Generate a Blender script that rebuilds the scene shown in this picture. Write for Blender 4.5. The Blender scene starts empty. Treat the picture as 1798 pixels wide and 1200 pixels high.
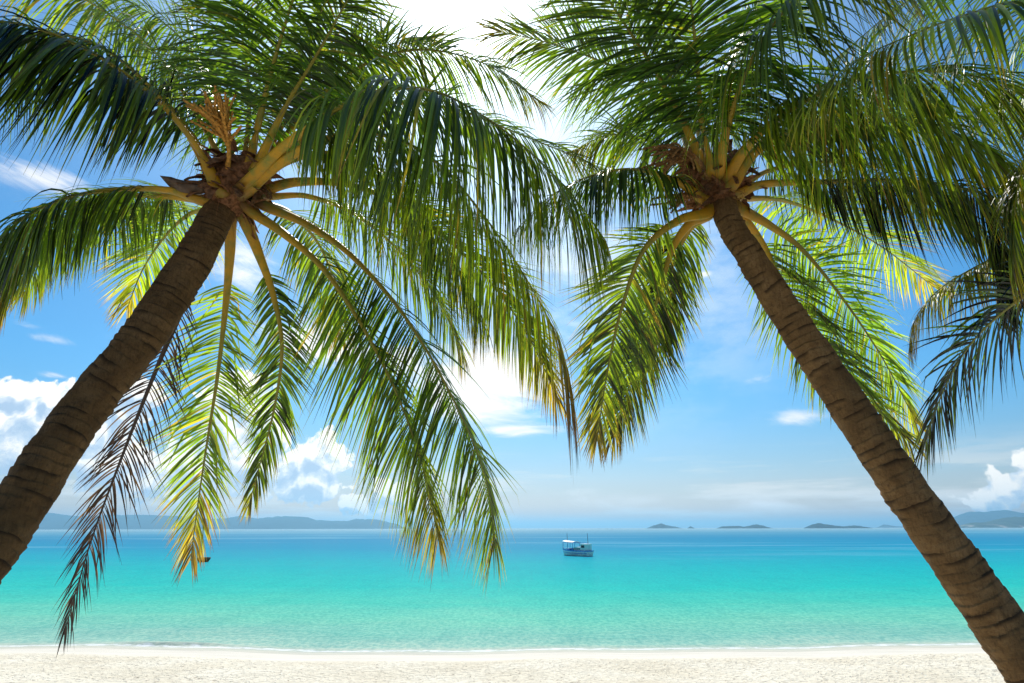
import bpy, math, random
import numpy as np
from mathutils import Matrix, Vector, noise as mnoise

random.seed(7)
RNG = np.random.default_rng(11)
S = bpy.context.scene
COL = S.collection

# ------------------------------------------------------------------ camera, world, sun, exposure
EYE = 5.0                      # camera height above the sea
PITCH = math.radians(18.15)
FPX = 999.0                    # focal length in photo pixels (photo is 1798 x 1200)
cam_d = bpy.data.cameras.new("camera")
cam_d.sensor_width = 36.0
cam_d.lens = 36.0 * FPX / 1798.0
cam_d.clip_start = 0.05
cam_d.clip_end = 200000.0
cam = bpy.data.objects.new("camera", cam_d)
COL.objects.link(cam)
CAM_M = (Matrix.Translation((0, 0, EYE)) @ Matrix.Rotation(math.pi / 2 + PITCH, 4, 'X')
         @ Matrix.Rotation(math.radians(-0.12), 4, 'Z'))
cam.matrix_world = CAM_M
S.camera = cam


def P(x, y, d):
    """world point seen at photo pixel x, y at depth d along the view axis"""
    return CAM_M @ Vector(((x - 899.0) / FPX * d, (600.0 - y) / FPX * d, -d))


def ray(x, y):
    return (P(x, y, 1.0) - CAM_M.translation).normalized()


def azel(x, y):
    r = ray(x, y)
    return math.degrees(math.atan2(r.x, r.y)), math.degrees(math.asin(r.z))


SUN_DIR = ray(826, 22)
SUN_EL = math.asin(SUN_DIR.z)
SUN_AZ = math.atan2(SUN_DIR.x, SUN_DIR.y)

S.view_settings.view_transform = 'Standard'
S.view_settings.look = 'None'
S.view_settings.exposure = 0.3
S.view_settings.gamma = 1.0
S.view_settings.use_curve_mapping = False
S.cycles.use_denoising = True
S.cycles.max_bounces = 8
S.cycles.diffuse_bounces = 4
S.cycles.glossy_bounces = 3
S.cycles.transmission_bounces = 5
S.cycles.transparent_max_bounces = 12
S.cycles.volume_bounces = 0

sun_d = bpy.data.lights.new("sun", 'SUN')
sun_d.energy = 4.2
sun_d.angle = math.radians(0.5)
sun_d.color = (1.0, 0.95, 0.87)
sun = bpy.data.objects.new("sun", sun_d)
COL.objects.link(sun)
sun.rotation_euler = SUN_DIR.to_track_quat('Z', 'Y').to_euler()
sun.location = (0, 0, 60)


class NT:
    """small helper for building node trees"""

    def __init__(self, tree):
        self.t = tree

    def n(self, kind, **kw):
        nd = self.t.nodes.new(kind)
        for k, v in kw.items():
            if k.startswith('i_'):
                key = k[2:]
                key = int(key) if key.isdigit() else key.replace('_', ' ')
                self.put(nd.inputs[key], v)
            else:
                setattr(nd, k, v)
        return nd

    def put(self, sock, v):
        if isinstance(v, bpy.types.NodeSocket):
            self.t.links.new(v, sock)
        else:
            sock.default_value = v

    def m(self, op, *a, clamp=False):
        nd = self.t.nodes.new('ShaderNodeMath')
        nd.operation = op
        nd.use_clamp = clamp
        for i, v in enumerate(a):
            self.put(nd.inputs[i], v)
        return nd.outputs[0]

    def v(self, op, *a):
        nd = self.t.nodes.new('ShaderNodeVectorMath')
        nd.operation = op
        for i, x in enumerate(a):
            if op == 'SCALE' and i == 1:
                self.put(nd.inputs[3], x)
            else:
                self.put(nd.inputs[i], x)
        return nd.outputs[1] if op in ('DOT_PRODUCT', 'LENGTH', 'DISTANCE') else nd.outputs[0]

    def mix(self, f, a, b, blend='MIX'):
        nd = self.t.nodes.new('ShaderNodeMix')
        nd.data_type = 'RGBA'
        nd.blend_type = blend
        nd.clamp_factor = True
        self.put(nd.inputs[0], f)
        for s, c in ((nd.inputs[6], a), (nd.inputs[7], b)):
            if isinstance(c, tuple) and len(c) == 3:
                c = (*c, 1)
            self.put(s, c)
        return nd.outputs[2]

    def step(self, x, lo, hi, a=0.0, b=1.0):
        nd = self.t.nodes.new('ShaderNodeMapRange')
        nd.interpolation_type = 'SMOOTHSTEP'
        for i, q in enumerate((x, lo, hi, a, b)):
            self.put(nd.inputs[i], q)
        return nd.outputs[0]

    def ramp(self, x, stops, interp='LINEAR'):
        nd = self.t.nodes.new('ShaderNodeValToRGB')
        e = nd.color_ramp.elements
        nd.color_ramp.interpolation = interp
        while len(e) < len(stops):
            e.new(0.5)
        for el, (p, c) in zip(e, stops):
            el.position = p
            el.color = (*c, 1) if len(c) == 3 else c
        self.put(nd.inputs[0], x)
        return nd.outputs[0]

    def noise(self, vec, scale, detail=3.0, rough=0.5, out=0, dims='3D'):
        nd = self.t.nodes.new('ShaderNodeTexNoise')
        nd.noise_dimensions = dims
        if vec is not None:
            self.put(nd.inputs['Vector'], vec)
        self.put(nd.inputs['Scale'], scale)
        self.put(nd.inputs['Detail'], detail)
        self.put(nd.inputs['Roughness'], rough)
        return nd.outputs[out]

    def xyz(self, v):
        nd = self.t.nodes.new('ShaderNodeSeparateXYZ')
        self.put(nd.inputs[0], v)
        return nd.outputs

    def vec(self, x, y, z):
        nd = self.t.nodes.new('ShaderNodeCombineXYZ')
        for i, q in enumerate((x, y, z)):
            self.put(nd.inputs[i], q)
        return nd.outputs[0]


def cloud_group():
    """node group: cumulus density at a sky direction given as (azimuth, elevation) in degrees"""
    g = bpy.data.node_groups.new('cumulus_density', 'ShaderNodeTree')
    g.interface.new_socket('Dir', in_out='INPUT', socket_type='NodeSocketVector')
    g.interface.new_socket('Density', in_out='OUTPUT', socket_type='NodeSocketFloat')
    t = NT(g)
    gi = g.nodes.new('NodeGroupInput')
    go = g.nodes.new('NodeGroupOutput')
    p0 = gi.outputs[0]
    w1 = t.v('SCALE', t.v('SUBTRACT', t.noise(p0, 0.30, 3, 0.55, out=1, dims='2D'), (0.5, 0.5, 0.5)), 3.6)
    p = t.v('ADD', p0, w1)
    blobs = [(20, 800, 95, 75), (75, 740, 75, 62), (10, 740, 60, 48), (45, 690, 60, 32), (95, 705, 60, 34), (230, 700, 70, 50), (160, 760, 70, 50), (130, 795, 85, 60), (200, 815, 85, 62),
             (215, 735, 45, 45), (290, 850, 80, 45), (425, 700, 62, 66), (475, 745, 45, 45), (370, 715, 45, 40), (400, 760, 60, 60), (400, 790, 75, 70), (450, 820, 70, 60), (340, 830, 80, 55),
             (250, 690, 40, 30), (560, 800, 55, 38), (580, 780, 34, 26), (540, 850, 75, 38), (520, 810, 50, 40),
             (640, 885, 52, 20), (680, 862, 40, 30), (720, 880, 40, 22), (1770, 848, 66, 44), (1815, 835, 66, 48), (1735, 866, 55, 28),
             (1745, 872, 62, 20), (1700, 885, 40, 12)]
    cur = None
    for (x, y, rx, ry) in blobs:
        a, e = azel(x, y)
        a2, _ = azel(x + rx, y)
        _, e2 = azel(x, y - ry)
        sx, sy = 1.0 / abs(a2 - a), 1.0 / abs(e2 - e)
        d = t.v('LENGTH', t.v('MULTIPLY', t.v('SUBTRACT', p, (a, e, 0)), (sx, sy, 0)))
        m = t.m('SUBTRACT', 1.0, d)
        cur = m if cur is None else t.m('SMOOTH_MAX', cur, m, 0.12)
    vo = t.n('ShaderNodeTexVoronoi', feature='SMOOTH_F1', voronoi_dimensions='2D', normalize=True)
    t.put(vo.inputs['Vector'], p)
    t.put(vo.inputs['Scale'], 0.62)
    t.put(vo.inputs['Detail'], 4.0)
    t.put(vo.inputs['Roughness'], 0.55)
    t.put(vo.inputs['Smoothness'], 0.35)
    bill = t.m('SUBTRACT', 0.30, vo.outputs[0])
    fb = t.m('SUBTRACT', t.noise(p0, 0.9, 5, 0.6, dims='2D'), 0.5)
    out = t.m('ADD', cur, t.m('ADD', t.m('MULTIPLY', bill, 1.25), t.m('MULTIPLY', fb, 0.55)))
    g.links.new(out, go.inputs[0])
    return g


def build_world():
    w = bpy.data.worlds.new("World")
    S.world = w
    w.use_nodes = True
    w.node_tree.nodes.clear()
    t = NT(w.node_tree)
    sky = t.n('ShaderNodeTexSky', sky_type='NISHITA', sun_disc=False)
    sky.sun_elevation = SUN_EL
    sky.sun_rotation = SUN_AZ
    sky.air_density = 1.0
    sky.dust_density = 0.4
    sky.ozone_density = 2.0
    hs = t.n('ShaderNodeHueSaturation')
    t.put(hs.inputs['Hue'], 0.488)
    t.put(hs.inputs['Saturation'], 1.42)
    t.put(hs.inputs['Value'], 0.94)
    t.put(hs.inputs['Color'], sky.outputs[0])
    d = t.n('ShaderNodeTexCoord').outputs['Generated']
    d = t.v('NORMALIZE', d)
    x, y, z = t.xyz(d)
    az = t.m('MULTIPLY', t.m('ARCTAN2', x, y), 57.29578)
    el = t.m('MULTIPLY', t.m('ARCSINE', z), 57.29578)
    q = t.vec(az, el, 0.0)
    low = t.step(el, -1.0, 15.0)
    base = t.mix(1.0, hs.outputs[0], t.mix(low, (0.84, 0.64, 0.66), (0.62, 0.92, 1.08)), 'MULTIPLY')
    # thin high cloud
    stre = t.vec(t.m('MULTIPLY', az, 0.32), t.m('ADD', el, t.m('MULTIPLY', az, 0.10)), 3.7)
    wn = t.noise(t.v('ADD', stre, t.v('SCALE', t.noise(stre, 0.25, 2, 0.5, out=1, dims='2D'), 3.0)), 0.34, 6, 0.62, dims='2D')
    wisps = [(855, 675, 160, 95, 1.35), (905, 757, 105, 22, 1.0), (80, 595, 70, 13, .7), (50, 572, 45, 9, .5), (965, 865, 95, 12, .6),
             (1090, 880, 160, 18, .5), (1345, 665, 50, 13, .5), (1395, 735, 60, 18, .7), (95, 660, 50, 10, .8), (80, 310, 130, 34, .8),
             (570, 600, 130, 60, 1.1), (430, 470, 80, 55, .8), (710, 630, 90, 50, .8), (1238, 482, 30, 9, .8),
             (1060, 500, 120, 90, .8), (1350, 880, 110, 26, .8), (1560, 880, 150, 20, .4), (250, 560, 90, 60, .5), (620, 690, 90, 40, .6)]
    cov = None
    for (px, py, rx, ry, s) in wisps:
        a, e = azel(px, py)
        a2, _ = azel(px + rx, py)
        _, e2 = azel(px, py - ry)
        dd = t.v('LENGTH', t.v('MULTIPLY', t.v('SUBTRACT', q, (a, e, 0)), (1 / abs(a2 - a), 1 / abs(e2 - e), 0)))
        m = t.m('MULTIPLY', t.m('SUBTRACT', 1.25, dd, clamp=True), s)
        cov = m if cov is None else t.m('MAXIMUM', cov, m)
    wa = t.step(t.m('ADD', wn, t.m('MULTIPLY', cov, 0.42)), 0.60, 0.98)
    wa = t.m('MULTIPLY', wa, t.m('ADD', 0.12, t.m('MULTIPLY', cov, 0.95), clamp=True), clamp=True)
    base = t.mix(wa, base, (9.0, 8.7, 8.4))
    va, ve = azel(1060, 500)
    vd = t.v('LENGTH', t.v('MULTIPLY', t.v('SUBTRACT', q, (va, ve, 0)), (1 / 24.0, 1 / 17.0, 0)))
    vn = t.noise(t.vec(t.m('MULTIPLY', az, 0.10), t.m('MULTIPLY', el, 0.22), 1.7), 1.0, 6, 0.62, dims='2D')
    veil = t.m('MULTIPLY', t.m('MULTIPLY', t.step(vn, 0.34, 0.72), t.step(vd, 1.2, 0.1)), 0.55)
    base = t.mix(veil, base, (7.6, 8.1, 8.3))
    hz = t.noise(t.vec(t.m('MULTIPLY', az, 0.06), t.m('MULTIPLY', el, 0.6), 5.1), 1.0, 5, 0.6, dims='2D')
    hzb = t.m('MULTIPLY', t.m('MULTIPLY', t.step(hz, 0.45, 0.68), t.step(el, 8.0, 2.5)), 0.75)
    base = t.mix(hzb, base, (8.2, 7.9, 7.3))
    # cumulus banks
    grp = cloud_group()

    def dens(vec):
        nd = t.n('ShaderNodeGroup')
        nd.node_tree = grp
        t.put(nd.inputs[0], vec)
        return nd.outputs[0]
    d0 = dens(q)
    d1 = dens(t.v('ADD', q, (0.35, 1.15, 0.0)))
    lit = t.m('ADD', 0.50, t.m('MULTIPLY', t.m('SUBTRACT', d0, d1), 1.5))
    lit = t.m('SUBTRACT', lit, t.m('MULTIPLY', t.m('SUBTRACT', d0, 0.45), 0.40), clamp=True)
    cc = t.ramp(lit, [(0.0, (4.0, 5.3, 7.0)), (0.45, (6.1, 7.0, 8.0)), (0.8, (9.4, 9.2, 8.7)), (1.0, (10.6, 10.1, 9.3))])
    ca = t.m('MULTIPLY', t.step(d0, 0.02, 0.26), 0.95)
    base = t.mix(ca, base, cc)
    # bright air around the sun
    dot = t.m('MAXIMUM', t.v('DOT_PRODUCT', d, tuple(SUN_DIR)), 0.0)
    g = t.m('ADD', t.m('MULTIPLY', t.m('POWER', dot, 300.0), 16.0),
            t.m('ADD', t.m('MULTIPLY', t.m('POWER', dot, 24.0), 7.5), t.m('MULTIPLY', t.m('POWER', dot, 6.0), 2.2)))
    gl = t.v('SCALE', (0.96, 1.0, 0.93), g)
    base = t.mix(1.0, base, gl, 'ADD')
    bg = t.n('ShaderNodeBackground')
    t.put(bg.inputs[0], base)
    bg.inputs[1].default_value = 0.1
    out = t.n('ShaderNodeOutputWorld')
    t.t.links.new(bg.outputs[0], out.inputs[0])
    w.cycles.sampling_method = 'MANUAL'
    w.cycles.sample_map_resolution = 1024


build_world()


# ------------------------------------------------------------------ object helpers
def mesh_obj(name, verts, faces, mats, parent=None, smooth=True, attrs=None, mat_idx=None, origin=None):
    """faces: list of tuples or an (n,4) array; attrs: name -> per-vertex floats"""
    verts = np.asarray(verts, dtype=np.float64)
    par = np.zeros(3)
    if origin is not None:
        verts = verts - np.array(origin)
    me = bpy.data.meshes.new(name)
    if isinstance(faces, np.ndarray):
        nf, k = faces.shape
        me.vertices.add(len(verts))
        me.vertices.foreach_set('co', verts.astype(np.float32).ravel())
        me.loops.add(nf * k)
        me.loops.foreach_set('vertex_index', faces.astype(np.int32).ravel())
        me.polygons.add(nf)
        me.polygons.foreach_set('loop_start', (np.arange(nf) * k).astype(np.int32))
        me.polygons.foreach_set('loop_total', np.full(nf, k, dtype=np.int32))
    else:
        me.from_pydata([tuple(v) for v in verts], [], [tuple(f) for f in faces])
    me.update(calc_edges=True)
    if attrs:
        for k, a in attrs.items():
            at = me.attributes.new(k, 'FLOAT', 'POINT')
            at.data.foreach_set('value', np.asarray(a, dtype=np.float32))
    me.polygons.foreach_set('use_smooth', np.full(len(me.polygons), smooth, dtype=bool))
    for m in (mats if isinstance(mats, (list, tuple)) else [mats]):
        me.materials.append(m)
    if mat_idx is not None:
        me.polygons.foreach_set('material_index', np.asarray(mat_idx, dtype=np.int32))
    me.validate()
    o = bpy.data.objects.new(name, me)
    COL.objects.link(o)
    if parent is not None:
        o.parent = parent
    if origin is not None:
        o.location = Vector(origin)
    return o


def place(o, world_origin, parent=None):
    """set the parent and the location so that the origin lands on world_origin (parents are never rotated here)"""
    base = Vector((0, 0, 0))
    q = parent
    while q is not None:
        base += q.location
        q = q.parent
    o.parent = parent
    o.location = Vector(world_origin) - base


def empty(name, loc):
    o = bpy.data.objects.new(name, None)
    o.empty_display_size = 0.3
    COL.objects.link(o)
    o.location = loc
    return o


def tag(o, label=None, cat=None, group=None, kind=None):
    if label:
        o['label'] = label
    if cat:
        o['category'] = cat
    if group:
        o['group'] = group
    if kind:
        o['kind'] = kind
    return o


def spline(pts, n):
    """Catmull-Rom through pts (k,3), n samples evenly spaced along it"""
    p = np.array([tuple(q) for q in pts], dtype=float)
    p = np.vstack([2 * p[0] - p[1], p, 2 * p[-1] - p[-2]])
    out = []
    for i in range(1, len(p) - 2):
        u = np.linspace(0, 1, 40, endpoint=False)[:, None]
        a, b, c, d = p[i - 1], p[i], p[i + 1], p[i + 2]
        out.append(0.5 * (2 * b + (c - a) * u + (2 * a - 5 * b + 4 * c - d) * u ** 2 + (3 * b - a - 3 * c + d) * u ** 3))
    out.append(p[-2][None])
    q = np.vstack(out)
    s = np.r_[0, np.cumsum(np.linalg.norm(np.diff(q, axis=0), axis=1))]
    t = np.linspace(0, s[-1], n)
    return np.stack([np.interp(t, s, q[:, k]) for k in range(3)], 1), s[-1]


def unit(a):
    return a / np.maximum(np.linalg.norm(a, axis=-1, keepdims=True), 1e-9)


def tube(pts, radii, sides=6, flat=1.0, ref=(0, 0, 1)):
    """tube along pts (n,3); flat squashes it along the ref direction"""
    p = np.asarray(pts, float)
    n = len(p)
    T = unit(np.gradient(p, axis=0))
    r = np.asarray(radii, float) * np.ones(n)
    N = np.array(ref, float)
    N = N - T * (T @ N)[:, None]
    bad = np.linalg.norm(N, axis=1) < 0.05
    N[bad] = np.cross(T[bad], (1, 0, 0))
    N = unit(N)
    B = np.cross(T, N)
    a = np.linspace(0, 2 * np.pi, sides, endpoint=False)
    v = p[:, None] + r[:, None, None] * (np.cos(a)[None, :, None] * B[:, None] + flat * np.sin(a)[None, :, None] * N[:, None])
    idx = np.arange(n * sides).reshape(n, sides)
    f = np.stack([idx[:-1], np.roll(idx[:-1], -1, 1), np.roll(idx[1:], -1, 1), idx[1:]], -1).reshape(-1, 4)
    return v.reshape(-1, 3), f


class Bag:
    """collects pieces of ONE object"""

    def __init__(self):
        self.v, self.f, self.m, self.n = [], [], [], 0

    def add(self, v, f, m=0):
        v = np.asarray(v, float)
        for q in f:
            self.f.append(tuple(int(i) + self.n for i in q))
            self.m.append(m)
        self.v.append(v)
        self.n += len(v)

    def box(self, c, s, m=0, rz=0.0, taper=1.0):
        x, y, z = np.array(s) / 2
        v = np.array([(-x, -y, -z), (x, -y, -z), (x, y, -z), (-x, y, -z), (-x * taper, -y * taper, z), (x * taper, -y * taper, z), (x * taper, y * taper, z), (-x * taper, y * taper, z)])
        ca, sa = math.cos(rz), math.sin(rz)
        v = v @ np.array([[ca, sa, 0], [-sa, ca, 0], [0, 0, 1]]) + np.array(c)
        self.add(v, [(3, 2, 1, 0), (4, 5, 6, 7), (0, 1, 5, 4), (1, 2, 6, 5), (2, 3, 7, 6), (3, 0, 4, 7)], m)

    def tube(self, pts, r, sides=6, m=0, **k):
        v, f = tube(pts, r, sides, **k)
        f = [tuple(q) for q in f]
        n = len(v)
        f += [tuple(range(sides))[::-1], tuple(range(n - sides, n))]
        self.add(v, f, m)

    def build(self, name, mats, parent=None, smooth=False, xf=None):
        v = np.vstack(self.v)
        if xf is not None:
            v = xf(v)
        return mesh_obj(name, v, self.f, mats, parent, smooth, mat_idx=self.m)


# ------------------------------------------------------------------ materials
def new_mat(name):
    m = bpy.data.materials.new(name)
    m.use_nodes = True
    m.node_tree.nodes.clear()
    t = NT(m.node_tree)
    out = t.n('ShaderNodeOutputMaterial')
    return m, t, out


def attr(t, name):
    nd = t.n('ShaderNodeAttribute', attribute_name=name)
    return nd.outputs['Fac']


def bump(t, h, strength=0.5, dist=0.02):
    nd = t.n('ShaderNodeBump')
    t.put(nd.inputs['Strength'], strength)
    t.put(nd.inputs['Distance'], dist)
    t.put(nd.inputs['Height'], h)
    return nd.outputs[0]


def principled(t, out, col, rough=0.6, spec=0.4, normal=None, **kw):
    b = t.n('ShaderNodeBsdfPrincipled')
    t.put(b.inputs['Base Color'], (*col, 1) if isinstance(col, tuple) else col)
    t.put(b.inputs['Roughness'], rough)
    t.put(b.inputs['Specular IOR Level'], spec)
    if normal is not None:
        t.put(b.inputs['Normal'], normal)
    t.t.links.new(b.outputs[0], out.inputs[0])
    return b


def plain(name, col, rough=0.6, spec=0.35, vary=0.25, scale=8.0):
    m, t, out = new_mat(name)
    co = t.n('ShaderNodeTexCoord').outputs['Object']
    n = t.noise(co, scale, 4, 0.6)
    c = t.mix(t.step(n, 0.3, 0.7), tuple(c * (1 - vary) for c in col), tuple(min(1, c * (1 + vary)) for c in col))
    principled(t, out, c, rough, spec)
    return m


def leaf_material():
    m, t, out = new_mat('palm_leaflet')
    age, tone = attr(t, 'age'), attr(t, 'tone')
    co = t.n('ShaderNodeTexCoord').outputs['Object']
    n = t.noise(co, 7.0, 3, 0.6)
    a = t.m('ADD', age, t.m('MULTIPLY', t.m('SUBTRACT', n, 0.5), 0.16), clamp=True)
    base = t.ramp(a, [(0.0, (.027, .053, .010)), (0.3, (.060, .085, .012)), (0.52, (.17, .15, .022)), (0.75, (.20, .10, .03)), (1.0, (.050, .028, .022))])
    trans = t.ramp(a, [(0.0, (.20, .37, .010)), (0.3, (.42, .56, .014)), (0.52, (.70, .50, .02)), (0.75, (.40, .19, .03)), (1.0, (.030, .016, .012))])
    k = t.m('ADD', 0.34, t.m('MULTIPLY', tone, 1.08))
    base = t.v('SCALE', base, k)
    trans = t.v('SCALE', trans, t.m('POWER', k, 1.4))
    p = t.n('ShaderNodeBsdfPrincipled')
    t.put(p.inputs['Base Color'], base)
    t.put(p.inputs['Roughness'], t.m('ADD', 0.31, t.m('MULTIPLY', tone, 0.18)))
    t.put(p.inputs['Specular IOR Level'], 0.75)
    tr = t.n('ShaderNodeBsdfTranslucent')
    t.put(tr.inputs[0], trans)
    mx = t.n('ShaderNodeMixShader')
    t.put(mx.inputs[0], 0.48)
    t.t.links.new(p.outputs[0], mx.inputs[1])
    t.t.links.new(tr.outputs[0], mx.inputs[2])
    t.t.links.new(mx.outputs[0], out.inputs[0])
    return m


def midrib_material():
    m, t, out = new_mat('palm_petiole')
    u = attr(t, 'along')
    age = attr(t, 'age')
    co = t.n('ShaderNodeTexCoord').outputs['Object']
    n = t.noise(co, 9.0, 4, 0.6)
    f = t.noise(co, 45.0, 3, 0.6)
    c = t.ramp(u, [(0.0, (.10, .045, .018)), (0.045, (.17, .085, .025)), (0.085, (.44, .22, .008)), (0.2, (.50, .27, .007)), (0.4, (.30, .23, .02)), (1.0, (.15, .18, .04))])
    c = t.mix(t.step(n, 0.42, 0.75), c, (.20, .20, .025))
    c = t.mix(t.step(f, 0.60, 0.72, 0.0, 0.5), c, (.13, .08, .035))
    c = t.mix(t.step(age, 0.6, 0.95), c, (.045, .025, .018))
    principled(t, out, c, 0.5, 0.4, bump(t, f, 0.25, 0.01))
    return m


def trunk_material(name, k):
    m, t, out = new_mat(name)
    ring, thr = attr(t, 'ring'), attr(t, 'scar')
    co = t.n('ShaderNodeTexCoord').outputs['Object']
    n = t.noise(co, 5.0, 6, 0.65)
    fib = t.noise(t.v('MULTIPLY', co, (1, 1, 0.25)), 60.0, 4, 0.65)
    c = t.ramp(n, [(0.25, (.082, .051, .028)), (0.5, (.150, .095, .050)), (0.75, (.235, .155, .088))])
    med = t.noise(co, 16.0, 5, 0.7)
    c = t.mix(t.step(med, 0.52, 0.70, 0.0, 0.55), c, (.06, .036, .02))
    c = t.mix(t.step(fib, 0.45, 0.75, 0.0, 0.55), c, (.060, .037, .022))
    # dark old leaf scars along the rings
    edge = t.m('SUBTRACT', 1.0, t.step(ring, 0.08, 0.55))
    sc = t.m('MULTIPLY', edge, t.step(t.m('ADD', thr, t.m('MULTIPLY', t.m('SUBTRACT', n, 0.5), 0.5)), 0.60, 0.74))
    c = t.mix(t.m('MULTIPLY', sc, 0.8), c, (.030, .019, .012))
    crease = t.m('SUBTRACT', 1.0, t.step(ring, 0.0, 0.10))  # plain darkening along every ring crease
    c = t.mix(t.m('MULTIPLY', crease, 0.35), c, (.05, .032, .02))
    lich = t.step(t.noise(co, 2.2, 5, 0.7), 0.60, 0.72, 0.0, 0.35)
    c = t.mix(lich, c, (.220, .165, .115))
    c = t.v('MULTIPLY', c, (1.12 * k, 1.0 * k, 0.80 * k))
    h = t.m('ADD', t.m('MULTIPLY', fib, 0.5), t.m('MULTIPLY', t.noise(co, 24.0, 5, 0.65), 0.8))
    principled(t, out, c, 0.9, 0.15, bump(t, h, 0.85, 0.018))
    return m


M_LEAF = leaf_material()
M_RIB = midrib_material()
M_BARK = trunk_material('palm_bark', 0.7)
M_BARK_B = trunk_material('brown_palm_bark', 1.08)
M_FIBRE = plain('palm_fibre', (.20, .090, .042), 0.9, 0.15, 0.5, 30)
M_FLOWER = plain('dry_flower', (.52, .25, .05), 0.8, 0.2, 0.35, 40)
M_FLOWER_R = plain('brown_flower', (.27, .13, .045), 0.8, 0.2, 0.4, 40)
M_SPATHE = plain('dry_spathe', (.085, .050, .032), 0.6, 0.4, 0.4, 18)


# ------------------------------------------------------------------ ground and sea
def shore_y(x):
    """where the water's edge lies (world y) for world x"""
    return 27.9 - 0.9 * np.exp(-((x + 2) / 11.0) ** 2) + 0.035 * np.maximum(-x - 6, 0) + 0.02 * np.maximum(x - 8, 0) + 0.22 * np.sin(x * 0.33 + 1.0) + 0.10 * np.sin(x * 0.9)


def sand_z(x, y):
    e = shore_y(x) - y              # metres landward of the edge
    k = np.array([-400, -80, -20, 0, 2.2, 4.0, 9, 16, 21.5, 24, 400.])
    z = np.array([-9, -4.5, -1.0, 0, 0.16, 0.36, .80, 1.55, 3.2, 3.4, 3.6])
    base = np.interp(e, k, z)
    dry = np.clip((e - 3.0) / 3.0, 0, 1)
    return base + dry * (0.035 * np.sin(x * 0.7 + y * 0.35) + 0.03 * np.sin(x * 0.23 - y * 0.8 + 2))


def grid_obj(name, X, Y, Z, mat, attrs=None):
    r, c = X.shape
    v = np.stack([X, Y, Z], -1).reshape(-1, 3)
    i = np.arange(r * c).reshape(r, c)
    f = np.stack([i[:-1, :-1], i[:-1, 1:], i[1:, 1:], i[1:, :-1]], -1).reshape(-1, 4)
    return mesh_obj(name, v, f, mat, attrs={k: a.ravel() for k, a in (attrs or {}).items()})


def build_sand():
    m, t, out = new_mat('beach_sand')
    co = t.n('ShaderNodeTexCoord').outputs['Object']
    e = attr(t, 'landward')
    big = t.noise(co, 0.35, 4, 0.55)
    e2 = t.m('ADD', e, t.m('MULTIPLY', t.m('SUBTRACT', big, 0.5), 1.6))
    dry = t.step(e2, 2.1, 3.4)
    foot = t.noise(t.v('MULTIPLY', co, (1.0, 0.8, 1.0)), 5.5, 3, 0.6)
    fine = t.noise(co, 22.0, 4, 0.65)
    pits = t.step(foot, 0.34, 0.55)
    h = t.m('MULTIPLY', dry, t.m('ADD', t.m('MULTIPLY', pits, 1.0), t.m('MULTIPLY', fine, 0.5)))
    c = t.mix(t.step(big, 0.3, 0.7), (.73, .645, .485), (.81, .735, .58))
    c = t.mix(t.step(fine, 0.62, 0.75, 0.0, 0.35), c, (.42, .36, .27))
    foot_shade = t.step(t.noise(t.v('MULTIPLY', co, (1.0, 0.75, 1.0)), 6.5, 3, 0.6), 0.615, 0.66, 0.0, 0.75)  # shade of footprints painted as dark specks
    c = t.mix(t.m('MULTIPLY', foot_shade, dry), c, (.20, .14, .09))
    wet = t.mix(t.step(t.noise(t.v('MULTIPLY', co, (0.25, 2.0, 1)), 1.1, 4, 0.6), 0.3, 0.7), (.63, .575, .47), (.71, .655, .545))
    c = t.mix(dry, wet, c)
    principled(t, out, c, t.m('ADD', 0.75, t.m('MULTIPLY', dry, 0.2)), 0.12, bump(t, h, 1.0, 0.05))
    y = np.r_[np.linspace(-160, -10, 12, endpoint=False), np.linspace(-10, 14, 40, endpoint=False), np.linspace(14, 31, 150, endpoint=False),
              np.linspace(31, 120, 12), 400]
    x = np.r_[np.linspace(-400, -45, 10, endpoint=False), np.linspace(-45, 45, 320), np.linspace(45.5, 400, 10)]
    X, Y = np.meshgrid(x, y)
    Z = sand_z(X, Y)
    tag(grid_obj('sand', X, Y, Z, m, {'landward': shore_y(X) - Y}), 'pale dry beach sand pitted with footprints above a smooth wet strip', kind='structure')


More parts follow.
